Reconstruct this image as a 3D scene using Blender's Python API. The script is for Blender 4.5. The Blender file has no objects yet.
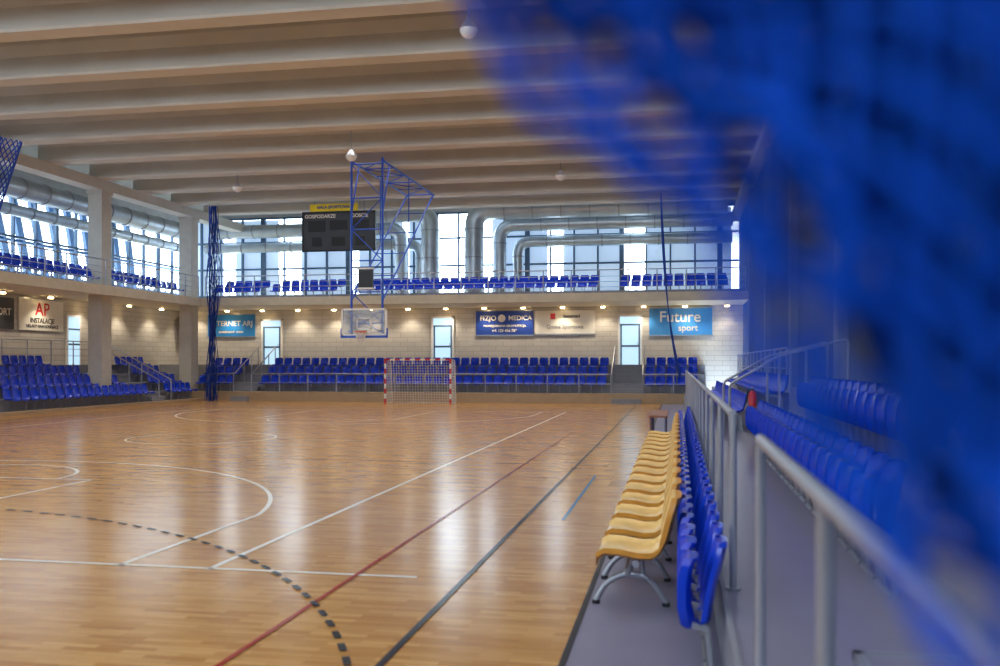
import bpy, math, random
from mathutils import Vector, Matrix
random.seed(4)
scene = bpy.context.scene
scene.view_settings.view_transform = 'Standard'
scene.view_settings.exposure = 0.0

def s2l(c):
    o = []
    for v in c:
        v = v / 255.0
        o.append(v / 12.92 if v <= 0.04045 else ((v + 0.055) / 1.055) ** 2.4)
    return (o[0], o[1], o[2], 1.0)

def mat(name, col, rough=0.6, metal=0.0, var=0.06, scale=3.0, emit=None, estr=0.0, spec=0.5, alpha=1.0):
    m = bpy.data.materials.new(name); m.use_nodes = True
    nt = m.node_tree; b = nt.nodes['Principled BSDF']
    c = s2l(col)
    b.inputs['Roughness'].default_value = rough
    b.inputs['Metallic'].default_value = metal
    b.inputs['Specular IOR Level'].default_value = spec
    b.inputs['Alpha'].default_value = alpha
    if var > 0:
        tc = nt.nodes.new('ShaderNodeTexCoord'); n = nt.nodes.new('ShaderNodeTexNoise')
        n.inputs['Scale'].default_value = scale; n.inputs['Detail'].default_value = 4
        nt.links.new(tc.outputs['Object'], n.inputs['Vector'])
        r = nt.nodes.new('ShaderNodeValToRGB')
        r.color_ramp.elements[0].position = 0.3; r.color_ramp.elements[1].position = 0.7
        r.color_ramp.elements[0].color = tuple(v * (1 - var) for v in c[:3]) + (1,)
        r.color_ramp.elements[1].color = tuple(min(1, v * (1 + var)) for v in c[:3]) + (1,)
        nt.links.new(n.outputs['Fac'], r.inputs['Fac'])
        nt.links.new(r.outputs['Color'], b.inputs['Base Color'])
    else:
        b.inputs['Base Color'].default_value = c
    if emit:
        b.inputs['Emission Color'].default_value = s2l(emit)
        b.inputs['Emission Strength'].default_value = estr
    return m

def block_wall(name, c1, c2, mortar, bw=0.8, bh=0.25):
    m = bpy.data.materials.new(name); m.use_nodes = True
    nt = m.node_tree; b = nt.nodes['Principled BSDF']
    tc = nt.nodes.new('ShaderNodeTexCoord'); sp = nt.nodes.new('ShaderNodeSeparateXYZ')
    ad = nt.nodes.new('ShaderNodeMath'); ad.operation = 'ADD'
    cb = nt.nodes.new('ShaderNodeCombineXYZ'); br = nt.nodes.new('ShaderNodeTexBrick')
    nt.links.new(tc.outputs['Object'], sp.inputs[0])
    nt.links.new(sp.outputs['X'], ad.inputs[0]); nt.links.new(sp.outputs['Y'], ad.inputs[1])
    nt.links.new(ad.outputs[0], cb.inputs['X']); nt.links.new(sp.outputs['Z'], cb.inputs['Y'])
    nt.links.new(cb.outputs[0], br.inputs['Vector'])
    br.inputs['Scale'].default_value = 1.0
    br.inputs['Brick Width'].default_value = bw; br.inputs['Row Height'].default_value = bh
    br.inputs['Mortar Size'].default_value = 0.012
    br.inputs['Color1'].default_value = s2l(c1); br.inputs['Color2'].default_value = s2l(c2)
    br.inputs['Mortar'].default_value = s2l(mortar)
    nt.links.new(br.outputs['Color'], b.inputs['Base Color'])
    b.inputs['Roughness'].default_value = 0.75
    return m

def parquet(name):
    m = bpy.data.materials.new(name); m.use_nodes = True
    nt = m.node_tree; b = nt.nodes['Principled BSDF']; L = nt.links.new
    tc = nt.nodes.new('ShaderNodeTexCoord'); sp = nt.nodes.new('ShaderNodeSeparateXYZ')
    cb = nt.nodes.new('ShaderNodeCombineXYZ'); br = nt.nodes.new('ShaderNodeTexBrick')
    L(tc.outputs['Object'], sp.inputs[0]); L(sp.outputs['X'], cb.inputs['X']); L(sp.outputs['Y'], cb.inputs['Y'])
    L(cb.outputs[0], br.inputs['Vector'])
    br.inputs['Scale'].default_value = 1.0
    br.inputs['Brick Width'].default_value = 0.42; br.inputs['Row Height'].default_value = 0.07
    br.inputs['Mortar Size'].default_value = 0.001; br.inputs['Bias'].default_value = 0.0
    br.inputs['Color1'].default_value = s2l((212, 164, 98)); br.inputs['Color2'].default_value = s2l((180, 126, 66))
    br.inputs['Mortar'].default_value = s2l((140, 92, 48))
    mp = nt.nodes.new('ShaderNodeMapping'); mp.inputs['Scale'].default_value = (0.8, 14, 1)
    n = nt.nodes.new('ShaderNodeTexNoise'); n.inputs['Scale'].default_value = 3; n.inputs['Detail'].default_value = 5
    L(tc.outputs['Object'], mp.inputs[0]); L(mp.outputs[0], n.inputs['Vector'])
    mx = nt.nodes.new('ShaderNodeMixRGB'); mx.blend_type = 'OVERLAY'; mx.inputs[0].default_value = 0.35
    L(br.outputs['Color'], mx.inputs[1]); L(n.outputs['Fac'], mx.inputs[2])
    L(mx.outputs[0], b.inputs['Base Color'])
    b.inputs['Roughness'].default_value = 0.2
    b.inputs['Specular IOR Level'].default_value = 0.6
    n2 = nt.nodes.new('ShaderNodeTexNoise'); n2.inputs['Scale'].default_value = 1.3
    L(tc.outputs['Object'], n2.inputs['Vector'])
    bp = nt.nodes.new('ShaderNodeBump'); bp.inputs['Strength'].default_value = 0.02; bp.inputs['Distance'].default_value = 0.02
    L(n2.outputs['Fac'], bp.inputs['Height']); L(bp.outputs[0], b.inputs['Normal'])
    return m

M = {}
M['beam'] = mat('beam_concrete', (206, 204, 196), 0.85, var=0.06, scale=0.7)
M['ceil'] = mat('ceiling_paint', (140, 134, 122), 0.85, var=0.08, scale=0.5)
M['wall'] = block_wall('block_wall', (198, 195, 192), (189, 186, 183), (162, 158, 153))
M['wallu'] = mat('upper_wall', (185, 186, 186), 0.8)
M['wallr'] = mat('right_wall_paint', (80, 94, 120), 0.8)
M['col'] = mat('column_concrete', (200, 198, 190), 0.75)
M['colr'] = mat('pilaster_concrete', (130, 138, 150), 0.75)
M['slab'] = mat('gallery_fascia', (206, 197, 176), 0.7)
M['soff'] = mat('soffit', (225, 210, 180), 0.7)
M['plinth'] = mat('plinth', (178, 152, 122), 0.6)
M['step'] = mat('grey_step', (138, 141, 152), 0.6)
M['floor'] = parquet('parquet')
M['lino'] = mat('lilac_lino', (132, 130, 154), 0.3, var=0.04)
M['blue'] = mat('blue_plastic', (12, 62, 208), 0.22, var=0.03)
M['blued'] = mat('blue_steel', (30, 84, 200), 0.4, var=0.0)
M['steel'] = mat('galv_steel', (166, 170, 180), 0.32, 0.6, var=0.05)
M['rail'] = mat('rail_steel', (166, 170, 184), 0.32, 0.5, var=0.03)
M['duct'] = mat('duct_metal', (196, 206, 214), 0.36, 0.65, var=0.12, scale=1.5)
M['white'] = mat('white_paint', (238, 238, 236), 0.35, var=0.02)
M['black'] = mat('black_paint', (28, 30, 36), 0.4, var=0.02)
M['dark'] = mat('dark_panel', (56, 60, 68), 0.5, var=0.05)
M['red'] = mat('red_paint', (200, 34, 36), 0.35, var=0.02)
M['redline'] = mat('red_line', (160, 46, 36), 0.25, var=0.02)
M['blkline'] = mat('black_line', (36, 46, 56), 0.25, var=0.02)
M['blueline'] = mat('blue_line', (70, 125, 165), 0.25, var=0.02)
M['wht_line'] = mat('white_line', (244, 242, 234), 0.25, var=0.02)
M['yellow'] = mat('yellow_sign', (235, 212, 30), 0.5, var=0.02)
M['ply'] = mat('yellow_plywood', (238, 200, 128), 0.25, var=0.1, scale=8)
M['plyd'] = mat('plywood_edge', (214, 146, 52), 0.4, var=0.1, scale=8)
M['tbl'] = mat('brown_table', (150, 95, 65), 0.45)
M['frame'] = mat('window_frame', (84, 108, 134), 0.45, 0.1, var=0.0)
M['shade'] = mat('sunshade_fin', (48, 82, 118), 0.5, 0.1, var=0.0)
M['blind'] = mat('roller_blind', (210, 224, 240), 0.8, var=0.05, scale=0.7, emit=(176, 206, 238), estr=0.68)  # emission stands in for daylight coming through the fabric
M['doorg'] = mat('door_glass', (120, 150, 170), 0.15, var=0.0, emit=(180, 214, 236), estr=1.1)  # added glow imitates daylight behind the panes and feeds floor reflections
M['ban_blue'] = mat('banner_blue', (28, 66, 160), 0.5, var=0.05)
M['ban_cyan'] = mat('banner_cyan', (40, 130, 205), 0.5, var=0.25, scale=0.8)
M['ban_white'] = mat('banner_white', (226, 224, 218), 0.5, var=0.03)
M['ban_sky'] = mat('banner_sky', (60, 140, 215), 0.5, var=0.3, scale=0.8)
M['net'] = mat('blue_net_cord', (1, 74, 190), 0.7, var=0.2, scale=12, spec=0.15)
M['netk'] = mat('blue_net_shade', (1, 34, 106), 0.8, var=0.25, scale=9, spec=0.1)  # darker copy of the net cord: shade of inner layers put into colour
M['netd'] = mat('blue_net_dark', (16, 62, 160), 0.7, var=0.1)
M['cord'] = mat('white_cord', (230, 230, 228), 0.7, var=0.0)
M['lamp'] = mat('lamp_emitter', (255, 230, 190), 0.5, var=0.0, emit=(255, 218, 155), estr=25)
M['orange'] = mat('hoop_orange', (215, 80, 30), 0.4, var=0.0)
M['glassb'] = mat('backboard_glass', (170,195,225), 0.1, var=0.0, alpha=0.3)

class MB:
    def __init__(s): s.v = []; s.f = []; s.m = []; s.mats = []
    def mi(s, k):
        if k not in s.mats: s.mats.append(k)
        return s.mats.index(k)
    def box(s, a, b, k):
        x0, y0, z0 = a; x1, y1, z1 = b
        i = len(s.v); mi = s.mi(k)
        s.v += [(x0,y0,z0),(x1,y0,z0),(x1,y1,z0),(x0,y1,z0),(x0,y0,z1),(x1,y0,z1),(x1,y1,z1),(x0,y1,z1)]
        for q in ((0,3,2,1),(4,5,6,7),(0,1,5,4),(1,2,6,5),(2,3,7,6),(3,0,4,7)):
            s.f.append(tuple(i+j for j in q)); s.m.append(mi)
    def quad(s, pts, k):
        i = len(s.v); s.v += [tuple(p) for p in pts]; s.f.append(tuple(range(i, i+len(pts)))); s.m.append(s.mi(k))
    def tube(s, pts, r, k, seg=8, cap=True):
        pts = [Vector(p) for p in pts]; mi = s.mi(k); base = len(s.v); n = len(pts)
        up = None
        for i, p in enumerate(pts):
            if i == 0: t = pts[1]-pts[0]
            elif i == n-1: t = pts[-1]-pts[-2]
            else: t = (pts[i+1]-pts[i]).normalized()+(pts[i]-pts[i-1]).normalized()
            t.normalize()
            if up is None:
                up = Vector((0,0,1)) if abs(t.z) < 0.9 else Vector((0,1,0))
            a = t.cross(up)
            if a.length < 1e-5: a = t.cross(Vector((1,0,0)))
            a.normalize(); b2 = a.cross(t).normalized(); up = b2
            rr = r[i] if isinstance(r, (list, tuple)) else r
            for j in range(seg):
                an = 2*math.pi*(j+0.5)/seg
                s.v.append(tuple(p + a*math.cos(an)*rr + b2*math.sin(an)*rr))
        for i in range(n-1):
            for j in range(seg):
                q = (base+i*seg+j, base+i*seg+(j+1)%seg, base+(i+1)*seg+(j+1)%seg, base+(i+1)*seg+j)
                s.f.append(q); s.m.append(mi)
        if cap:
            s.f.append(tuple(base+j for j in range(seg))[::-1]); s.m.append(mi)
            s.f.append(tuple(base+(n-1)*seg+j for j in range(seg))); s.m.append(mi)
    def sphere(s, c, r, k, seg=14, rings=8, lo=-90, hi=90):
        pts = []; rr = []
        for i in range(rings+1):
            a = math.radians(lo+(hi-lo)*i/rings)
            pts.append((c[0], c[1], c[2]+math.sin(a)*r + i*1e-5)); rr.append(max(1e-4, math.cos(a)*r))
        s.tube(pts, rr, k, seg)
    def make(s, name, smooth=False, parent=None):
        me = bpy.data.meshes.new(name); me.from_pydata(s.v, [], s.f)
        for k in s.mats: me.materials.append(M[k])
        me.polygons.foreach_set('material_index', s.m)
        if smooth: me.polygons.foreach_set('use_smooth', [True]*len(s.f))
        me.update()
        o = bpy.data.objects.new(name, me); scene.collection.objects.link(o)
        if smooth:
            try: me.set_sharp_from_angle(angle=math.radians(40))
            except Exception: pass
        if parent: o.parent = parent
        return o

def fillet(pts, r, n=6):
    out = [Vector(pts[0])]
    for i in range(1, len(pts)-1):
        p = Vector(pts[i]); a = (Vector(pts[i-1])-p).normalized(); b = (Vector(pts[i+1])-p).normalized()
        p0 = p+a*r; p1 = p+b*r
        for j in range(n+1):
            t = j/n
            out.append(p0*(1-t)**2 + p*2*t*(1-t) + p1*t*t)
    out.append(Vector(pts[-1])); return out

def text(body, loc, size, k, parent, rz=0, ax='CENTER'):
    c = bpy.data.curves.new('lettering', 'FONT'); c.body = body; c.size = size; c.extrude = 0.004; c.offset = 0.006
    c.align_x = ax; c.align_y = 'CENTER'; c.materials.append(M[k])
    o = bpy.data.objects.new('lettering', c); scene.collection.objects.link(o)
    o.location = loc; o.rotation_euler = (math.pi/2, 0, rz); o.parent = parent
    return o

# ------------------------------------------------------------------ room
XL, XR = -27.5, 3.2
H = 10.85
b = MB(); b.box((-23.2,-5,-0.2),(-0.7,44.0,0),'floor'); b.make('floor')
b = MB()
b.box((-0.7,-5,-0.2),(0.27,44,0.0),'lino'); b.box((-0.73,-5,-0.01),(-0.69,44,0.01),'black')
b.make('floor_border')
b = MB(); b.box((-29.3,-5.3,H),(XR+0.3,52.3,H+0.2),'ceil'); b.make('ceiling')
b = MB()
ys = [46.7-3.3*i for i in range(15)]
for y in ys:
    x0, x1 = -24.6, 3.1
    prof = [(-0.3,9.72),(0.3,9.72),(0.34,9.78),(0.3,10.3),(0.42,10.6),(0.42,H),(-0.42,H),(-0.42,10.6),(-0.3,10.3),(-0.34,9.78)]
    i0 = len(b.v); n = len(prof); mi = b.mi('beam')
    for x in (x0, x1):
        for (dy, z) in prof: b.v.append((x, y+dy, z))
    for j in range(n):
        b.f.append((i0+j, i0+(j+1)%n, i0+n+(j+1)%n, i0+n+j)); b.m.append(mi)
    b.f.append(tuple(i0+j for j in range(n))); b.m.append(mi)
    b.f.append(tuple(i0+n+j for j in range(n))[::-1]); b.m.append(mi)
b.box((-24.9,-5,9.3),(-24.2,52,9.74),'beam')
b.box((2.75,-5,9.4),(3.19,52,9.74),'beam')
b.make('trim_1')

b = MB(); b.box((XL-0.2,49,0),(XR+0.2,49.2,4.82),'wall'); b.make('wall_far')
b = MB(); b.box((XL-0.2,-5,0),(XL,49.2,4.82),'wall'); b.make('wall_left')
b = MB(); b.box((XR,-5,0),(XR+0.2,52.2,H),'wallr')
for y in (4,11.7,19.3,27,34.6,42.3): b.box((XR-0.2,y-0.25,0.4),(XR+0.01,y+0.25,9.4),'colr')
b.make('wall_right')
b = MB(); b.box((-29.2,-5.2,0),(XR+0.2,-5,6.0),'wall'); b.box((-29.2,-5.2,9.6),(XR+0.2,-5,H),'wallu')  # unseen end wall; high window band added to let daylight in
for i in range(12): b.box((-29+i*2.9,-5.2,6),(-28.8+i*2.9,-5.0,9.6),'frame')
b.make('wall_back')

b = MB()
b.box((-29.2,52,5.0),(XR+0.2,52.2,5.75),'wallu'); b.box((-29.2,52,10.35),(XR+0.2,52.2,H),'wallu')
b.make('wall_far_upper')
b = MB()
b.box((-29.2,-5,5.0),(-29,52.2,5.8),'wallu'); b.box((-29.2,-5,9.3),(-29,52.2,H),'wallu')
b.make('wall_left_upper')
b = MB()
x = -29.0; i = 0
while x < XR:
    w = 0.26 if i % 4 == 0 else 0.09
    b.box((x-w/2,51.92,5.75),(x+w/2,52.12,10.35),'frame'); x += 1.3; i += 1
for z in (5.78,7.35,8.9,10.3): b.box((-29,51.94,z-0.05),(XR,52.1,z+0.05),'frame')
b.make('window_1')
b = MB()
y = -4.5; i = 0
while y < 52:
    w = 0.2 if i % 3 == 0 else 0.08
    b.box((-29.12,y-w/2,5.8),(-28.96,y+w/2,9.3),'frame'); y += 1.5; i += 1
for z in (5.85,7.5,9.26): b.box((-29.1,-5,z-0.05),(-28.98,52,z+0.05),'frame')
b.make('window_2')
b = MB()
for (xa, xb, zt) in ((-28.6,-26.4,10.2),(-25.6,-22.9,10.2),(-21.5,-18.6,10.2),(-18.0,-15.4,10.2),(-15.0,-13.4,10.2),(-10.2,-7.1,10.2),(-6.2,-2.9,10.2),(-1.7,2.8,10.2)):  # most blinds added; gaps placed to give the floor its bright streaks
    b.box((xa,52.14,5.8),(xb,52.16,zt),'blind'); b.tube([(xa,52.17,zt),(xb,52.17,zt)],0.03,'white',8)
b.make('roller_blinds')
b = MB()
for i in range(36):
    y = 2+i*1.3
    b.tube([(-29.8,y,9.6),(-33.35,y+7.8,0.0)],0.2,'shade',6)
for z in (6.2, 7.6, 9.0): b.tube([(-29.7-(9.6-z)*0.37,2,z),(-29.7-(9.6-z)*0.37,56,z)],0.08,'shade',6)
b.make('exterior_sunshade')

b = MB()
b.box((-29.1,44.0,4.8),(XR,52.1,5.05),'soff'); b.box((-23.5,43.9,4.72),(XR,44.02,5.12),'slab')
b.box((-29.1,-5,4.8),(-23.5,44.0,5.05),'soff'); b.box((-23.52,-5,4.72),(-23.4,44.02,5.12),'slab')
b.box((-23.5,45.55,5.05),(XR,47.0,5.35),'step'); b.box((-27,-5,5.05),(-24.95,44,5.35),'step')
b.make('gallery_floor')
for y in (44.8,37.2,29.6,22.0,14.4,6.8):
    b = MB(); b.box((-24.9,y-0.35,0.0),(-24.25,y+0.35,9.32),'col'); b.box((-24.95,y-0.4,9.15),(-24.2,y+0.4,9.3),'col'); b.make('concrete_column')

# ------------------------------------------------------------------ tribunes
b = MB()
b.box((-27.5,44.0,0),(1.3,49,0.45),'plinth')
b.box((-27.5,45.3,0.45),(1.3,49,0.9),'step'); b.box((-27.5,46.15,0.9),(1.3,49,1.35),'step'); b.box((-27.5,47.0,1.35),(1.3,49,1.8),'step')
for (xa, xb) in ((-21.75,-20.9),(-3.0,-1.65)):
    for (y0, z) in ((43.7,0.22),(44.95,0.67),(45.8,1.12),(46.65,1.57)):
        b.box((xa,y0,0 if z < .3 else z-0.25),(xb,y0+0.4,z),'step')
b.make('spectator_stand')
b = MB()
b.box((-27.5,-5,0),(-23.2,44,0.12),'plinth')
for i, x in enumerate((-24.0,-24.85,-25.7,-26.55)):
    b.box((-27.5,-5,0.12+0.42*i),(x,44,0.12+0.42*(i+1)),'step')
for (ya, yb) in ((39.9,41.0),(28.9,30.1)):
    for i, x in enumerate((-23.7,-24.55,-25.4,-26.25)):
        b.box((x-0.35,ya,0.12+0.42*i),(x,yb,0.33+0.42*i),'step')
b.make('spectator_stand')
b = MB()
b.box((0.3,-5,0),(XR,44,0.42),'lino'); b.box((1.5,-5,0.42),(XR,44,0.82),'lino'); b.box((2.35,-5,0.82),(XR,44,1.22),'step')
b.box((0.27,-5,0.0),(0.3,44,0.44),'step')
b.make('spectator_stand')

PROF = [(-0.235,0.395,.9),(-0.225,0.43,.97),(-0.17,0.445,1),(-0.03,0.425,1),(0.1,0.43,1),(0.165,0.47,1),(0.2,0.56,1),(0.225,0.68,1),(0.24,0.77,.93),(0.245,0.81,.75)]
XS = [(-0.215,0.035),(-0.165,0.008),(0,0),(0.165,0.008),(0.215,0.035)]
def seat(mb, x, y, z, rot, k='blue', sc=1.0, prof=PROF, bracket=True, wx=1.0, vert=False, th=0.022, under=None):
    ca, sa = math.cos(rot), math.sin(rot); mi = mb.mi(k); mu = mb.mi(under or k)
    def tr(px, py, pz): return (x+(px*ca-py*sa)*sc, y+(px*sa+py*ca)*sc, z+pz*sc)
    n = len(prof); base = len(mb.v)
    for layer in (0, 1):
        for i, (py, pz, w) in enumerate(prof):
            up = 1 if vert else (min(1, max(0, (pz-0.46)/0.1)) if py > 0 else 0)
            for (px, h) in XS:
                dy = -h*up; dz = h*(1-up)
                if layer: dy += th*up; dz -= th*(1-up)
                mb.v.append(tr(px*w*wx, py+dy, pz+dz))
    W = 5; off = n*W
    for i in range(n-1):
        for j in range(W-1):
            a = base+i*W+j
            mb.f.append((a, a+1, a+W+1, a+W)); mb.m.append(mi)
            a += off
            mb.f.append((a, a+W, a+W+1, a+1)); mb.m.append(mu)
    for i in range(n-1):
        for j in (0, W-1):
            a = base+i*W+j
            q = (a, a+W, a+W+off, a+off)
            mb.f.append(q if j == 0 else q[::-1]); mb.m.append(mu)
    for j in range(W-1):
        a = base+j; mb.f.append((a, a+off, a+off+1, a+1)); mb.m.append(mu)
        a = base+(n-1)*W+j; mb.f.append((a, a+1, a+off+1, a+off)); mb.m.append(mu)
    if bracket:
        mb.tube([tr(0,-0.1,0.41), tr(0,0.12,0.3), tr(0,0.16,0.0)], 0.025, 'steel', 4)
        mb.tube([tr(0,0.1,0.41), tr(0,0.12,0.3)], 0.02, 'steel', 4)
BACKP = [(0.10,0.36,.8),(0.115,0.39,.95),(0.13,0.5,1),(0.16,0.64,1),(0.19,0.75,.97),(0.205,0.81,.85),(0.21,0.835,.6)]
PANP = [(0.03,0.33,.75),(0.0,0.36,.92),(-0.02,0.46,1),(-0.02,0.6,1),(0.0,0.70,.94),(0.02,0.735,.7)]
def tipseat(mb, x, y, z, rot):
    seat(mb, x, y, z, rot, prof=BACKP, bracket=False, vert=True, th=0.03)
    seat(mb, x, y, z, rot, prof=PANP, bracket=False, vert=True, th=0.05, wx=0.92)
    ca, sa = math.cos(rot), math.sin(rot)
    def tr(px, py, pz): return (x+(px*ca-py*sa), y+(px*sa+py*ca), z+pz)
    for sx in (-0.19,0.19):
        mb.tube([tr(sx,0.03,0.36), tr(sx,0.12,0.34), tr(sx,0.15,0.0)], 0.02, 'steel', 6)
    mb.tube([tr(-0.21,0.1,0.35), tr(0.21,0.1,0.35)], 0.022, 'steel', 6)
    mb.tube([tr(-0.21,0.12,0.012), tr(0.21,0.12,0.012)], 0.02, 'steel', 6)

def row_x(mb, x0, x1, y, z, rot=0, pitch=0.5):
    n = int((x1-x0)/pitch+0.01)
    for i in range(n): seat(mb, x0+pitch*(i+0.5), y, z, rot)
def row_y(mb, y0, y1, x, z, rot, pitch=0.5, fn=None):
    n = int((y1-y0)/pitch+0.01)
    for i in range(n): (fn or seat)(mb, x, y0+pitch*(i+0.5), z, rot)

LEFT_FACE = math.pi/2
RIGHT_FACE = -math.pi/2
for (xa, xb) in ((-24.2,-21.9),(-20.8,-3.1),(-1.55,1.2)):
    b = MB()
    for (y, z) in ((44.95,0.45),(45.8,0.9),(46.65,1.35)): row_x(b, xa, xb, y, z)
    b.make('stadium_seat_block', True)
COLY = (44.8,37.2,29.6,22.0)
for (ya, yb) in ((30.2,39.8),(41.1,43.8),(20,28.8)):
    b = MB()
    for i, x in enumerate((-23.65,-24.5,-25.35,-26.2)):
        a2 = ya + (0, 0.0, 1.0, 3.2)[i] if ya == 30.2 else ya
        b2_ = yb - (0, 1.0, 2.4, 3.6)[i] if ya == 30.2 else yb
        for j in range(int((b2_-a2)/0.5)):
            yy = a2+0.5*(j+0.5)
            if i != 1 or min(abs(yy-c) for c in COLY) > 0.62: seat(b, x, yy, 0.12+0.42*i, LEFT_FACE)
    b.make('stadium_seat_block', True)
b = MB()
for (xa, xb) in ((-23.2,-20.6),(-20.1,-16.2),(-15.7,-3.4),(-2.7,2.6)):
    row_x(b, xa, xb, 44.75, 5.05); row_x(b, xa, xb, 45.95, 5.35)
b.make('stadium_seat_block', True)
b = MB()
for (ya, yb) in ((20,30),(30.5,43.5)):
    for j in range(int((yb-ya)/0.5)):
        yy = ya+0.5*(j+0.5)
        if min(abs(yy-c) for c in COLY) > 0.62: seat(b, -24.3, yy, 5.05, LEFT_FACE)
        seat(b, -25.4, yy, 5.35, LEFT_FACE)
b.make('stadium_seat_block', True)
b = MB(); row_y(b, 6.2, 16.7, 1.18, 0.42, RIGHT_FACE, fn=tipseat); row_y(b, 20.5, 36, 1.18, 0.42, RIGHT_FACE); b.make('stadium_seat_block', True)
b = MB(); row_y(b, 8.2, 16.7, 2.02, 0.82, RIGHT_FACE, fn=tipseat); row_y(b, 20.5, 36, 2.02, 0.82, RIGHT_FACE); b.make('stadium_seat_block', True)
b = MB(); row_y(b, 5.55, 24, 0.05, 0.0, RIGHT_FACE, fn=tipseat); b.make('stadium_seat_block', True)

# yellow plywood chairs
PLY = [(-0.30,0.37,.95),(-0.295,0.42,1),(-0.24,0.455,1),(-0.12,0.45,1),(0.02,0.425,1),(0.12,0.43,1),(0.175,0.47,1),(0.215,0.56,1),(0.25,0.70,1),(0.285,0.82,.97),(0.30,0.87,.85)]
y = 7.45
while y < 19.5:
    b = MB(); xc = -0.31
    seat(b, xc, y, 0.0, RIGHT_FACE, k='ply', prof=PLY, bracket=False, wx=1.36, th=0.04, under='plyd')
    b.tube([(xc,y-0.3,0.38),(xc,y+0.3,0.38)],0.03,'steel',8)
    ye = y
    b.tube(fillet([(xc-0.32,ye,0.025),(xc-0.25,ye,0.16),(xc-0.12,ye,0.24),(xc+0.04,ye,0.24),(xc+0.14,ye,0.16),(xc+0.22,ye,0.025)],0.07,5),0.024,'steel',10)
    b.tube([(xc-0.08,ye,0.24),(xc-0.03,ye,0.39)],0.035,'steel',8); b.tube([(xc+0.04,ye,0.24),(xc+0.03,ye,0.39)],0.025,'steel',8)
    b.tube([(xc+0.02,ye,0.385),(xc+0.16,ye,0.40),(xc+0.24,ye,0.56)],0.018,'steel',6)
    for xx in (xc-0.32,xc+0.22): b.tube([(xx,ye,0.0),(xx,ye,0.03)],0.032,'black',10)
    b.make('plywood_chair', True)
    y += 0.86
b = MB()
b.box((-0.62,20.6,0.71),(-0.22,23.2,0.75),'tbl'); b.box((-0.6,20.65,0.3),(-0.57,23.15,0.71),'tbl')
for (x, y) in ((-0.57,20.7),(-0.27,20.7),(-0.57,23.1),(-0.27,23.1)): b.tube([(x,y,0),(x,y,0.71)],0.02,'steel',6)
b.make('scorer_table')

# ------------------------------------------------------------------ railings
def railing(name, pts, z0, z1, pitch, r=0.03, mids=(), k='rail', pr=None):
    b = MB(); pr = pr or r
    for a, c in zip(pts[:-1], pts[1:]):
        a = Vector(a); c = Vector(c); L = (c-a).length; n = max(1, round(L/pitch))
        b.tube([(a.x,a.y,z1),(c.x,c.y,z1)], r, k, 12)
        for m in mids: b.tube([(a.x,a.y,m),(c.x,c.y,m)], r*0.5, k, 6)
        for i in range(n+1):
            p = a.lerp(c, i/n); b.tube([(p.x,p.y,z0),(p.x,p.y,z1)], pr, k, 10)
            b.tube([(p.x,p.y,z0),(p.x,p.y,z0+0.012)], pr*2, k, 10)
    return b.make(name, True)
railing('metal_railing', [(0.35,-1.3),(0.35,4.24)], 0.42, 1.55, 1.84, 0.025, pr=0.023)
railing('metal_railing', [(0.35,6.3),(0.35,25.0)], 0.42, 1.55, 1.87, 0.025, pr=0.024)
railing('metal_railing', [(0.35,26.2),(0.35,43.5)], 0.42, 1.55, 1.9, 0.025, pr=0.024, mids=(1.0,))
for (xa, xb) in ((-23.1,-21.8),(-20.85,-3.05),(-1.6,1.2)):
    railing('metal_railing', [(xa,44.15),(xb,44.15)], 0.45, 1.35, 1.45, 0.03, mids=(0.9,))
railing('metal_railing', [(-26.6,20),(-26.6,39.8)], 1.8, 2.85, 1.5, 0.025, mids=(2.2,2.5))
for yy in (39.95,41.0):
    b = MB(); b.tube([(-23.4,yy,1.1),(-26.5,yy,2.7)],0.028,'rail',6)
    for (x, z) in ((-23.4,.12),(-24.9,.96),(-26.5,1.8)): b.tube([(x,yy,z),(x,yy,1.1+(-23.4-x)*0.516)],0.025,'rail',6)
    b.make('stair_handrail', True)
for x in (-21.8,-20.85,-3.05,-1.6):
    b = MB(); b.tube([(x,44.25,1.35),(x,47,2.7)],0.03,'rail',6)
    for (y, z) in ((45.35,.9),(46.2,1.35),(47,1.8)): b.tube([(x,y,z-0.01),(x,y,1.35+(y-44.25)*0.49)],0.025,'rail',6)
    b.make('stair_handrail', True)
railing('gallery_railing', [(-23.3,44.1),(3.0,44.1)], 5.05, 6.2, 1.3, 0.028, mids=(5.4,5.65,5.9))
railing('gallery_railing', [(-23.6,10),(-23.6,44.0)], 5.05, 6.2, 1.3, 0.028, mids=(5.4,5.65,5.9))
for (yy) in (17.3,19.6):
    b = MB()
    b.tube(fillet([(0.9,yy,0.42),(0.9,yy,1.5),(1.75,yy,2.0),(2.9,yy,2.3),(2.9,yy,1.22)],0.1,4),0.025,'rail',8)
    b.tube([(1.75,yy,0.82),(1.75,yy,2.0)],0.025,'rail',8); b.tube([(2.2,yy,0.82),(2.2,yy,2.11)],0.025,'rail',8)
    b.make('stair_handrail', True)
railing('metal_railing', [(2.6,24),(2.6,43)], 1.22, 2.25, 1.5, 0.025, mids=(1.75,))
b = MB(); b.box((0.78,-1.0,0.42),(1.49,4.4,0.60),'lino'); b.box((0.76,-1.0,0.57),(0.80,4.42,0.61),'rail'); b.box((0.76,4.38,0.42),(1.49,4.42,0.61),'rail'); b.make('stair_step')
b = MB(); b.tube([(1.45,19.4,0.9),(1.45,19.4,0.94),(1.45,19.4,1.26),(1.45,19.4,1.33)],[0.07,0.08,0.08,0.03],'red',12)
b.tube([(1.45,19.4,1.33),(1.45,19.4,1.39)],0.02,'black',8); b.tube(fillet([(1.45,19.35,1.36),(1.35,19.33,1.36),(1.33,19.33,1.1)],0.04,3),0.012,'black',6)
b.tube([(1.45,19.46,0.42),(1.45,19.46,1.4)],0.02,'rail',6)
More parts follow.
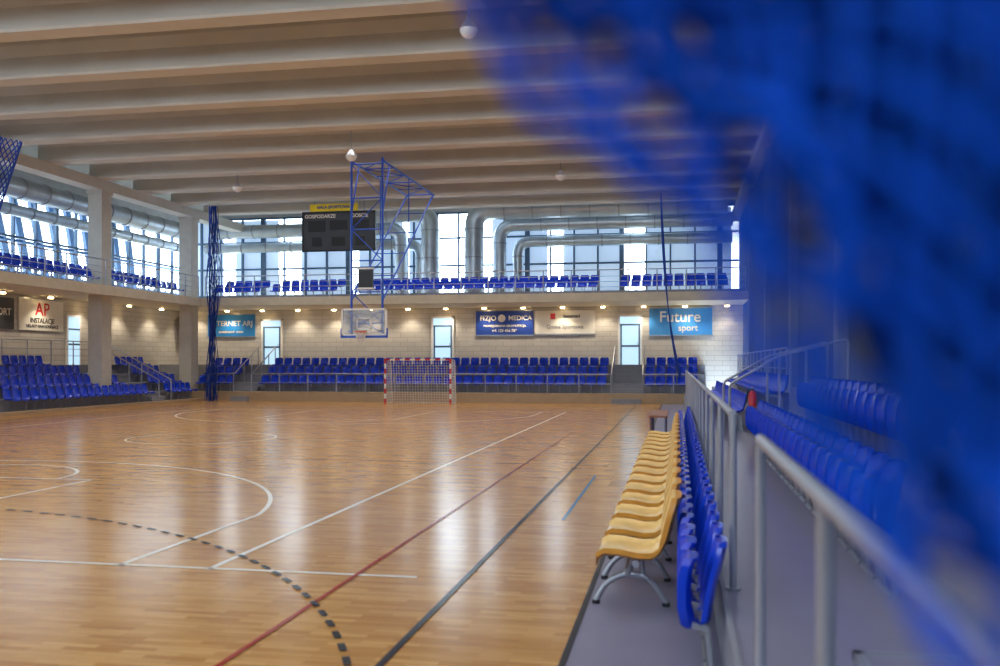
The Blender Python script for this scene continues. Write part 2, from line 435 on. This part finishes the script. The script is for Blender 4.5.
b.make('fire_extinguisher', True)

# ------------------------------------------------------------------ court lines
def strip(b, pts, w, k, z=0.004):
    pts = [Vector((p[0],p[1],0)) for p in pts]
    L = []; R = []
    for i, p in enumerate(pts):
        t = (pts[min(i+1,len(pts)-1)]-pts[max(i-1,0)]).normalized(); nn = Vector((-t.y,t.x,0))*w/2
        L.append(p+nn); R.append(p-nn)
    for i in range(len(pts)-1):
        b.quad([(R[i].x,R[i].y,z),(R[i+1].x,R[i+1].y,z),(L[i+1].x,L[i+1].y,z),(L[i].x,L[i].y,z)], k)
def arc(cx, cy, r, a0, a1, n=40): return [(cx+r*math.cos(math.radians(a0+(a1-a0)*i/n)), cy+r*math.sin(math.radians(a0+(a1-a0)*i/n))) for i in range(n+1)]
CX = -11.7
b = MB()
W = 'wht_line'
strip(b, [(-4.2,8.0),(-4.2,36)],0.06,W); strip(b,[(-19.2,8),(-19.2,36)],0.06,W)
strip(b, [(-21.3,8.05),(-2.25,8.05)],0.06,W); strip(b, [(-19.2,36),(-4.2,36)],0.06,W)
strip(b, [(-19.2,22),(-4.2,22)],0.05,W); strip(b, arc(CX,22,1.8,0,360,60),0.05,W)
for (yb, sgn) in ((8.0,1),(36.0,-1)):
    cy = yb+1.575*sgn; a = math.degrees(math.acos(6.6/6.75))
    strip(b, [(CX+6.6,yb),(CX+6.6,cy+sgn*6.75*math.sin(math.radians(a)))],0.06,W)
    strip(b, [(CX-6.6,yb),(CX-6.6,cy+sgn*6.75*math.sin(math.radians(a)))],0.06,W)
    strip(b, arc(CX,cy,6.75,sgn*a,sgn*(180-a),60),0.06,W)
    strip(b, [(CX+2.45,yb),(CX+2.45,yb+5.8*sgn)],0.06,W); strip(b, [(CX-2.45,yb+5.8*sgn),(CX-2.45,yb)],0.06,W)
    strip(b, [(CX+2.45,yb+5.8*sgn),(CX-2.45,yb+5.8*sgn)],0.06,W)
    strip(b, arc(CX,yb+5.8*sgn,1.8,0,180*sgn,30),0.06,W)
K = 'blkline'; z = 0.007
strip(b, [(-1.82,2),(-1.82,42)],0.05,K,z); strip(b, [(-21.7,2),(-21.7,42)],0.05,K,z)
strip(b, [(-21.7,42),(-1.82,42)],0.07,K,z); strip(b, [(-21.7,22),(-1.82,22)],0.03,K,z)
for (yb, sgn) in ((2.0,1),(42.0,-1)):
    strip(b, arc(CX+1.5,yb,6,0,90*sgn,30),0.05,K,z); strip(b, arc(CX-1.5,yb,6,90*sgn,180*sgn,30),0.05,K,z)
    strip(b, [(CX-1.5,yb+6*sgn),(CX+1.5,yb+6*sgn)],0.05,K,z)
    step = 0.3; r = 8.95; dl = 0.17
    for side in (1,-1):
        a = 20.0
        while a < 90:
            da = math.degrees(dl/r)
            a0, a1 = (a, a+da) if side == 1 else (180-a, 180-a-da)
            strip(b, arc(CX+1.5*side,yb,r,a0*sgn,a1*sgn,2),0.05,K,0.009)
            a += math.degrees(step/r)
    x = CX-1.5
    while x < CX+1.5: strip(b, [(x,yb+8.95*sgn),(x+dl,yb+8.95*sgn)],0.05,K,0.009); x += step
R = 'redline'; z = 0.006
strip(b, [(-2.8,4),(-2.8,25.8)],0.042,R,z); strip(b,[(-20.6,13),(-20.6,31)],0.05,R,z)
strip(b, [(-20.6,17.5),(-2.8,17.5)],0.03,R,z); strip(b,[(-16.2,13),(-7.2,13)],0.02,R,z)
strip(b, [(-1.35,11.3),(-1.35,15.8)],0.04,'blueline',z)
b.make('court_line_markings')

# ------------------------------------------------------------------ goal
def bar(b, p0, p1, n, w=0.04):
    p0 = Vector(p0); p1 = Vector(p1)
    for i in range(n):
        a = p0.lerp(p1, i/n); c = p0.lerp(p1, (i+1)/n)
        lo = [min(a[j],c[j]) for j in range(3)]; hi = [max(a[j],c[j]) for j in range(3)]
        for j in range(3):
            if abs(hi[j]-lo[j]) < 1e-6: lo[j] -= w; hi[j] += w
        b.box(lo, hi, 'red' if i % 2 == 0 else 'white')
b = MB()
gy = 42.0; gx0, gx1 = CX-1.54, CX+1.54
bar(b,(gx0,gy,0.012),(gx0,gy,2.08),9); bar(b,(gx1,gy,0.012),(gx1,gy,2.08),9); bar(b,(gx0,gy,2.04),(gx1,gy,2.04),13)
for x in (gx0,gx1):
    b.tube(fillet([(x,gy,2.02),(x,gy+0.85,2.02),(x,gy+1.1,0.03),(x,gy,0.03)],0.15,4),0.02,'white',6)
b.tube([(gx0,gy+1.1,0.03),(gx1,gy+1.1,0.03)],0.02,'white',6)
nx = 24
for i in range(nx+1):
    x = gx0+(gx1-gx0)*i/nx; b.tube([(x,gy,2.02),(x,gy+0.85,2.0),(x,gy+1.08,0.04)],0.009,'cord',4,False)
for j in range(17):
    t = j/16; b.tube([(gx0,gy+1.08-0.23*t,0.04+1.96*t),(gx1,gy+1.08-0.23*t,0.04+1.96*t)],0.009,'cord',4,False)
    for x in (gx0,gx1): b.tube([(x,gy,0.04+1.96*t),(x,gy+1.08-0.23*t,0.04+1.96*t)],0.009,'cord',4,False)
for j in range(1,7):
    for x in (gx0,gx1): b.tube([(x,gy+0.14*j,0.04),(x,gy+0.14*j,2.0)],0.009,'cord',4,False)
    b.tube([(gx0,gy+0.14*j,2.02),(gx1,gy+0.14*j,2.02)],0.009,'cord',4,False)
b.make('handball_goal')

# ------------------------------------------------------------------ basketball hoop
b = MB()
by = 34.8; xl, xr = CX-0.62, CX+0.62
B = 'blued'
for x in (xl,xr):
    b.tube([(x,by,3.0),(x,by,9.72)],0.045,B,8)
    b.tube([(x,by,9.62),(x,42.6,9.62)],0.045,B,8)
    b.tube([(x,by+0.05,4.3),(x,42.4,9.6)],0.035,B,8)
    b.tube([(x,by+0.9,9.62),(x,by,7.6)],0.03,B,6)
    b.tube([(x,by+3.6,9.6),(x,by+3.6,6.95)],0.025,B,6)
zs = [3.4,4.6,5.8,7.0,8.2,9.5]
for i, z in enumerate(zs):
    b.tube([(xl,by,z),(xr,by,z)],0.03,B,6)
    if i < 5:
        b.tube([(xl,by,z),(xr,by,zs[i+1])] if i % 2 else [(xr,by,z),(xl,by,zs[i+1])],0.022,B,6)
for i in range(5):
    y0 = by+1.5*i; b.tube([(xl if i % 2 else xr,y0,9.62),(xr if i % 2 else xl,y0+1.5,9.62)],0.022,B,6); b.tube([(xl,y0+1.5,9.62),(xr,y0+1.5,9.62)],0.025,B,6)
for i in range(4):
    t = 0.2+0.2*i; b.tube([(xl,by+7.6*t,4.3+5.3*t),(xr,by+7.6*t,4.3+5.3*t)],0.022,B,6)
b.box((CX-0.28,by-0.2,4.75),(CX+0.28,by-0.05,5.45),'dark'); b.box((CX-0.22,by-0.215,4.82),(CX+0.22,by-0.2,5.38),'black')
for zz in (4.72,5.48): b.box((CX-0.32,by-0.22,zz-0.03),(CX+0.32,by-0.02,zz+0.03),'white')
z0, z1 = 2.9, 3.95; f = by-0.35
b.box((CX-0.86,f,z0+0.04),(CX+0.86,f+0.02,z1-0.04),'glassb')
for (a, c) in (((CX-0.9,f-0.02,z0),(CX-0.84,f+0.04,z1)),((CX+0.84,f-0.02,z0),(CX+0.9,f+0.04,z1)),((CX-0.9,f-0.02,z0),(CX+0.9,f+0.04,z0+0.07)),((CX-0.9,f-0.02,z1-0.06),(CX+0.9,f+0.04,z1))): b.box(a,c,'white')
for (a, c) in (((CX-0.3,f-0.02,3.15),(CX-0.25,f,3.6)),((CX+0.25,f-0.02,3.15),(CX+0.3,f,3.6)),((CX-0.3,f-0.02,3.15),(CX+0.3,f,3.2)),((CX-0.3,f-0.02,3.55),(CX+0.3,f,3.6))): b.box(a,c,'white')
b.box((CX-0.93,f-0.03,z0-0.07),(CX+0.93,f+0.05,z0+0.02),'blued')
for sx in (-0.93,0.89): b.box((CX+sx,f-0.025,z0),(CX+sx+0.04,f+0.05,z0+0.3),'blued')
for x in (xl,xr):
    for z in (3.1,3.8): b.tube([(x,f+0.03,z),(x,by,z)],0.03,B,6)
b.tube([(xl,f+0.06,3.05),(xr,f+0.06,3.85)],0.02,B,6); b.tube([(xr,f+0.06,3.05),(xl,f+0.06,3.85)],0.02,B,6)
ring = [(CX+0.225*math.cos(a*math.pi/12), f-0.38+0.225*math.sin(a*math.pi/12), 3.05) for a in range(25)]
b.tube(ring,0.016,'orange',6); b.box((CX-0.1,f-0.16,3.02),(CX+0.1,f-0.02,3.08),'orange')
for a in range(12):
    t0 = a*math.pi/6; t1 = t0+math.pi/6; t2 = t0-math.pi/6
    for tt in (t1,t2):
        b.tube([(CX+0.22*math.cos(t0),f-0.38+0.22*math.sin(t0),3.04),(CX+0.16*math.cos(tt),f-0.38+0.16*math.sin(tt),2.82),(CX+0.12*math.cos(t0),f-0.38+0.12*math.sin(t0),2.6)],0.01,'cord',4,False)
b.make('basketball_hoop', True)

# ------------------------------------------------------------------ scoreboard
b = MB(); sy = 43.5
b.box((-17.85,sy,7.3),(-14.25,sy+0.25,9.15),'dark')
for (a, c) in (((-17.9,sy-0.03,7.25),(-14.2,sy+0.02,7.33)),((-17.9,sy-0.03,9.1),(-14.2,sy+0.02,9.18)),((-17.9,sy-0.03,7.25),(-17.82,sy+0.02,9.18)),((-14.28,sy-0.03,7.25),(-14.2,sy+0.02,9.18))): b.box(a,c,'black')
for (xa, xb, za, zb) in ((-17.6,-16.7,8.2,8.75),(-15.4,-14.5,8.2,8.75),(-16.5,-15.6,8.3,8.75),(-17.4,-16.9,7.5,7.95),(-15.2,-14.7,7.5,7.95),(-16.4,-15.7,7.5,7.95)):
    b.box((xa,sy-0.015,za),(xb,sy,zb),'black')
b.box((-17.5,sy-0.02,9.2),(-15.1,sy+0.12,9.55),'yellow')
for x in (-17.3,-14.8): b.tube([(x,sy+0.12,9.15),(x,sy+0.12,9.9)],0.03,'steel',6)
sb = b.make('scoreboard')
text('GOSPODARZE', (-16.98,sy-0.02,8.95), 0.24, 'ban_white', sb); text('GOSCIE', (-14.98,sy-0.02,8.95), 0.24, 'ban_white', sb)
text('HALA SPORTOWA', (-16.3,sy-0.03,9.38), 0.2, 'ban_blue', sb)

for (x, y) in ((-18,36.8),(-11.3,31.9),(-4.5,36.8),(-4.5,20.3)):
    b = MB()
    top = 9.72 if y != 31.9 else 10.85
    b.tube([(x,y,top),(x,y,9.35)],0.02,'steel',6)
    b.tube([(x,y,9.37),(x,y,9.18)],[0.08,0.2],'steel',16)
    b.sphere((x,y,9.18),0.2,'white',lo=-90,hi=0)
    b.make('pendant_dome_lamp', True)

# ------------------------------------------------------------------ ducts
def duct(path, r, fr=0.9):
    b = MB(); p = fillet(path, fr, 8); b.tube(p, r, 'duct', 20)
    for a, c in zip(path[:-1], path[1:]):
        a = Vector(a); c = Vector(c); L = (c-a).length; d = (c-a).normalized(); s = fr+0.1
        while s < L-fr:
            q = a+d*s; b.tube([q-d*0.03,q+d*0.03], r+0.035, 'steel', 20); s += 1.5
    b.make('ventilation_duct', True)
duct([(-26.4,5,9.0),(-26.4,48.0,9.0)],0.42,0.8)
duct([(-27.6,5,8.35),(-27.6,50.0,8.35)],0.25,0.1)
duct([(-26.2,50.6,9.35),(-15.0,50.6,9.35),(-15.0,50.6,5.06)],0.38)
duct([(-27.0,51.2,8.5),(-14.1,51.2,8.5),(-14.1,51.2,5.06)],0.28,0.7)
duct([(-18,49.6,10.0),(-13.1,49.6,10.0),(-13.1,49.6,5.06)],0.5)
duct([(2.5,49.6,10.0),(-10.7,49.6,10.0),(-10.7,49.6,5.06)],0.5)
duct([(2.8,50.6,9.35),(-9.5,50.6,9.35),(-9.5,50.6,5.06)],0.36)
duct([(2.8,51.3,8.5),(-8.6,51.3,8.5),(-8.6,51.3,5.06)],0.3,0.7)

# ------------------------------------------------------------------ doors
def door(name, x, z0, zt):
    b = MB(); y = 48.89
    b.box((x-0.62,y,z0),(x-0.52,y+0.1,zt),'white'); b.box((x+0.52,y,z0),(x+0.62,y+0.1,zt),'white'); b.box((x-0.62,y,zt-0.1),(x+0.62,y+0.1,zt),'white')
    b.box((x-0.52,y+0.05,z0),(x+0.52,y+0.1,zt-0.1),'doorg')
    b.box((x-0.52,y+0.02,z0+2.0),(x+0.52,y+0.08,z0+2.08),'frame'); b.box((x-0.5,y+0.02,z0),(x-0.42,y+0.08,z0+2),'frame'); b.box((x+0.42,y+0.02,z0),(x+0.5,y+0.08,z0+2),'frame'); b.box((x-0.5,y+0.02,z0+0.9),(x+0.5,y+0.08,z0+1.0),'frame')
    b.tube([(x+0.38,y,z0+0.9),(x+0.38,y,z0+1.15)],0.015,'steel',6)
    b.make(name)
door('door_1',-21.9,1.8,4.3); door('door_2',-12.25,1.8,4.35); door('door_3',-2.4,1.8,4.35)
b = MB(); b.box((-27.5,39.0,1.8),(-27.42,40.0,4.1),'white'); b.box((-27.45,39.1,1.8),(-27.4,39.9,4.0),'doorg'); b.box((-27.42,39.1,3.4),(-27.38,39.9,3.47),'frame'); b.box((-27.42,39.1,2.7),(-27.38,39.9,2.78),'frame'); b.make('door_4')

def banner(xa, xb, za, zb, k, trim='steel'):
    b = MB(); b.box((xa,48.93,za),(xb,48.98,zb),k)
    for (a, c) in (((xa-0.04,48.91,za-0.04),(xb+0.04,48.99,za)),((xa-0.04,48.91,zb),(xb+0.04,48.99,zb+0.04))): b.box(a,c,trim)
    return b.make('advertising_banner')
o = banner(-25.7,-22.9,3.35,4.55,'ban_cyan'); text('INTERNET ARJ',(-24.3,48.92,4.05),0.40,'ban_white',o); text('swiatlowod  www',(-24.3,48.92,3.6),0.2,'ban_white',o)
o = banner(-10.45,-7.4,3.35,4.6,'ban_blue'); text('FIZJO',(-9.8,48.92,4.22),0.36,'ban_white',o); text('MEDICA',(-8.1,48.92,4.22),0.34,'ban_white',o); text('PROFESJONALNA REHABILITACJA',(-8.92,48.92,3.82),0.15,'ban_white',o); text('tel. 123 456 789',(-8.92,48.92,3.57),0.2,'ban_white',o)
b2 = MB(); b2.tube([(-9.07,48.92,4.22),(-9.07,48.9,4.22)],0.2,'ban_white',16); b2.make('logo_patch', parent=o)
o = banner(-7.3,-4.2,3.4,4.6,'ban_white'); text('Samorzad',(-5.4,48.92,4.3),0.22,'dark',o); text('Gmina Sportowa',(-5.75,48.92,3.75),0.28,'step',o)
b2 = MB(); b2.box((-6.5,48.9,4.15),(-6.25,48.93,4.45),'red'); b2.make('logo_patch', parent=o)
o = banner(-1.44,1.7,3.3,4.65,'ban_sky'); text('Future',(0.1,48.92,4.2),0.78,'ban_white',o); text('sport',(0.5,48.92,3.65),0.45,'ban_white',o)
b = MB(); b.box((-27.48,35.8,3.3),(-27.43,38.75,4.65),'ban_white'); b.box((-27.5,35.75,4.65),(-27.42,38.8,4.7),'steel')
o = b.make('advertising_banner'); text('AP',(-27.42,37.3,4.2),0.8,'red',o,math.pi/2); text('INSTALACJE',(-27.42,37.3,3.72),0.3,'dark',o,math.pi/2); text('UKLADY NAWADNIAJACE',(-27.42,37.3,3.48),0.18,'dark',o,math.pi/2)
b = MB(); b.box((-27.48,33.8,3.3),(-27.43,35.5,4.6),'dark'); b.box((-27.5,33.75,4.6),(-27.42,35.55,4.65),'steel'); o = b.make('advertising_banner'); text('SPORT',(-27.42,34.7,4.0),0.4,'ban_white',o,math.pi/2)
b = MB(); b.box((-27.2,48.5,3.75),(-26.75,48.85,4.45),'black'); b.tube([(-26.98,48.49,3.95),(-26.98,48.47,3.95)],0.14,'dark',14); b.tube([(-26.98,48.49,4.25),(-26.98,48.47,4.25)],0.08,'dark',14); b.box((-27.02,48.84,4.0),(-26.92,49.0,4.2),'steel'); b.make('wall_speaker')

# ------------------------------------------------------------------ safety nets
b = MB(); gx, gyy = -22.35, 43.3
b.tube([(gx-0.35,gyy+0.1,0.0),(gx-0.35,gyy+0.1,9.6)],0.035,'blued',8)
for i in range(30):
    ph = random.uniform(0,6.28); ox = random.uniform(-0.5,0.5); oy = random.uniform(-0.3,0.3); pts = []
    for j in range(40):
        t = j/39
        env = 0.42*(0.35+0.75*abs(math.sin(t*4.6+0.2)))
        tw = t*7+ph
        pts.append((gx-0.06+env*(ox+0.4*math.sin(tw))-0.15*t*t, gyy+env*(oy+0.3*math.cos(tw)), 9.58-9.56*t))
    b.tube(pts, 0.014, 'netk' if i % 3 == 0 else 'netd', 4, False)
b.make('gathered_safety_net', True)
b = MB()
for k2 in range(4):
    pts = [(-0.75+0.9*t**2.2+0.03*k2*math.sin(5*t), 43.3, 9.55-8.3*t) for t in [j/14 for j in range(15)]]
    b.tube(pts, 0.022, 'netd', 5)
b.make('gathered_safety_net', True)
b = MB(); b.tube([(-24.2,43.3,9.6),(2.7,43.3,9.6)],0.015,'steel',5); b.make('net_cable')
b = MB(); N = 10; rows = 26
def cn(u, t):
    wv = 1.5*(1-t)**0.9+0.06
    return (-22.3+0.12*math.sin(u*9), 27.9-t*0.5+wv*(u-0.5)*1.0+0.5*(1-t), 9.5-3.9*t)
for i in range(-rows, N+rows):
    for sg in (1,-1):
        pts = []
        for j in range(rows+1):
            u = (i+sg*j*0.5)/N
            if 0 <= u <= 1: pts.append(cn(u, j/rows))
        if len(pts) > 1: b.tube(pts, 0.02, 'netd', 4, False)
for u in (0,1): b.tube([cn(u,j/rows) for j in range(rows+1)],0.03,'netd',5)
b.make('corner_safety_net', True)

# foreground draped net hanging beside the railing
E = [(-0.150,0.43,2.15),(-0.110,0.43,2.06),(-0.073,0.43,2.008),(-0.034,0.42,1.966),(0.002,0.42,1.95),(0.028,0.42,1.90),(0.060,0.42,1.838),(0.092,0.40,1.795),(0.128,0.39,1.752),(0.18,0.38,1.71)]
O = [(-0.05,0.53,2.6),(0.08,0.53,2.55),(0.19,0.53,2.48),(0.30,0.53,2.38),(0.38,0.52,2.27),(0.44,0.51,2.15),(0.46,0.5,2.03),(0.46,0.48,1.92),(0.46,0.46,1.82),(0.46,0.45,1.72)]
def samp(P, t):
    t = max(0,min(0.9999,t))*(len(P)-1); i = int(t); f2 = t-i
    return Vector(P[i]).lerp(Vector(P[i+1]), f2)
def surf(s, t, ph, amp, s0):
    s2 = s0+(1-s0)*s
    p = samp(E,t).lerp(samp(O,t), s2)
    d = amp*math.sin(s2*16+t*5+ph)+amp*0.5*math.sin(t*19+ph*2)
    return p+Vector((0.35*d, d, 0.3*d+0.009*math.sin(t*21+ph)))
def drape(b, ph, amp, s0, ns, nt_, r, dy=0.0, k='net'):
    for i in range(-nt_, ns+nt_):
        for sg in (1,-1):
            run = []
            for j in range(nt_*2+1):
                t = j/(nt_*2); s = (i+sg*j*0.5)/ns
                if 0 <= s <= 1:
                    p = surf(s, t, ph, amp, s0); p.y += dy; run.append(p)
            if len(run) > 1: b.tube(run, r, k, 5, False)
    b.tube([surf(0,t/30,ph,amp,s0)+Vector((0,dy,0)) for t in range(31)], r*1.3, k, 6, False)
b = MB()
drape(b, 0.0, 0.015, 0.0, 10, 9, 0.0033)
drape(b, 2.1, 0.022, 0.04, 11, 11, 0.0034, 0.03)
drape(b, 4.0, 0.025, 0.09, 12, 13, 0.0034, -0.03)
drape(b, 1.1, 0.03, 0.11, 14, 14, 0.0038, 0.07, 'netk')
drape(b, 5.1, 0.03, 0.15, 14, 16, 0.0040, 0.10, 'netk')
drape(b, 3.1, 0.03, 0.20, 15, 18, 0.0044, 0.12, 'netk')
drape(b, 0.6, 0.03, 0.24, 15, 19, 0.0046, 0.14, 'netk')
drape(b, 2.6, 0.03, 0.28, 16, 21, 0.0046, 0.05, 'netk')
b.make('draped_safety_net', True)

# ------------------------------------------------------------------ lights
def area(loc, sx, sy, power, col, rot=(0,0,0)):
    l = bpy.data.lights.new('fill_light','AREA'); l.shape = 'RECTANGLE'; l.size = sx; l.size_y = sy; l.energy = power; l.color = col
    l.spread = math.radians(115)
    o = bpy.data.objects.new('fill_light', l); o.location = loc; o.rotation_euler = rot; scene.collection.objects.link(o); return o
for i in range(0, 14, 1):
    area((-10.5, ys[i]-1.65, 10.7), 24, 0.5, 215 if i < 8 else 150, (1.0,0.96,0.9))  # unseen fill lamps added in the beam bays, dimmer towards the camera
b = MB(); spots = []
x = -26.3
while x < 2.5: spots.append((x,48.35)); x += 2.05
for y in (22,25,28,31,34,37,40,43,46): spots.append((-26.8,y))
for (x, y) in spots:
    b.tube([(x,y,4.8),(x,y,4.74)],0.13,'steel',12); b.tube([(x,y,4.745),(x,y,4.68)],0.11,'lamp',12)
b.make('recessed_downlights')
for (x, y) in spots:
    l = bpy.data.lights.new('downlight','SPOT'); l.energy = 120; l.color = (1.0,0.84,0.6); l.spot_size = math.radians(120); l.spot_blend = 0.7; l.shadow_soft_size = 0.06
    o = bpy.data.objects.new('downlight', l); o.location = (x,y,4.64); scene.collection.objects.link(o)

w = bpy.data.worlds.new('World'); scene.world = w; w.use_nodes = True
bg = w.node_tree.nodes['Background']; bg.inputs[0].default_value = (0.72,0.87,1.0,1); bg.inputs[1].default_value = 8.0

c = bpy.data.cameras.new('camera'); cam = bpy.data.objects.new('camera', c); scene.collection.objects.link(cam)
cam.location = (0,0,1.88); cam.rotation_euler = (math.pi/2,0,math.radians(10.61))
c.lens = 34.2; c.sensor_width = 36; c.shift_y = 0.030; c.clip_start = 0.02; c.clip_end = 300
c.dof.use_dof = True; c.dof.focus_distance = 28; c.dof.aperture_fstop = 1.6
scene.camera = cam
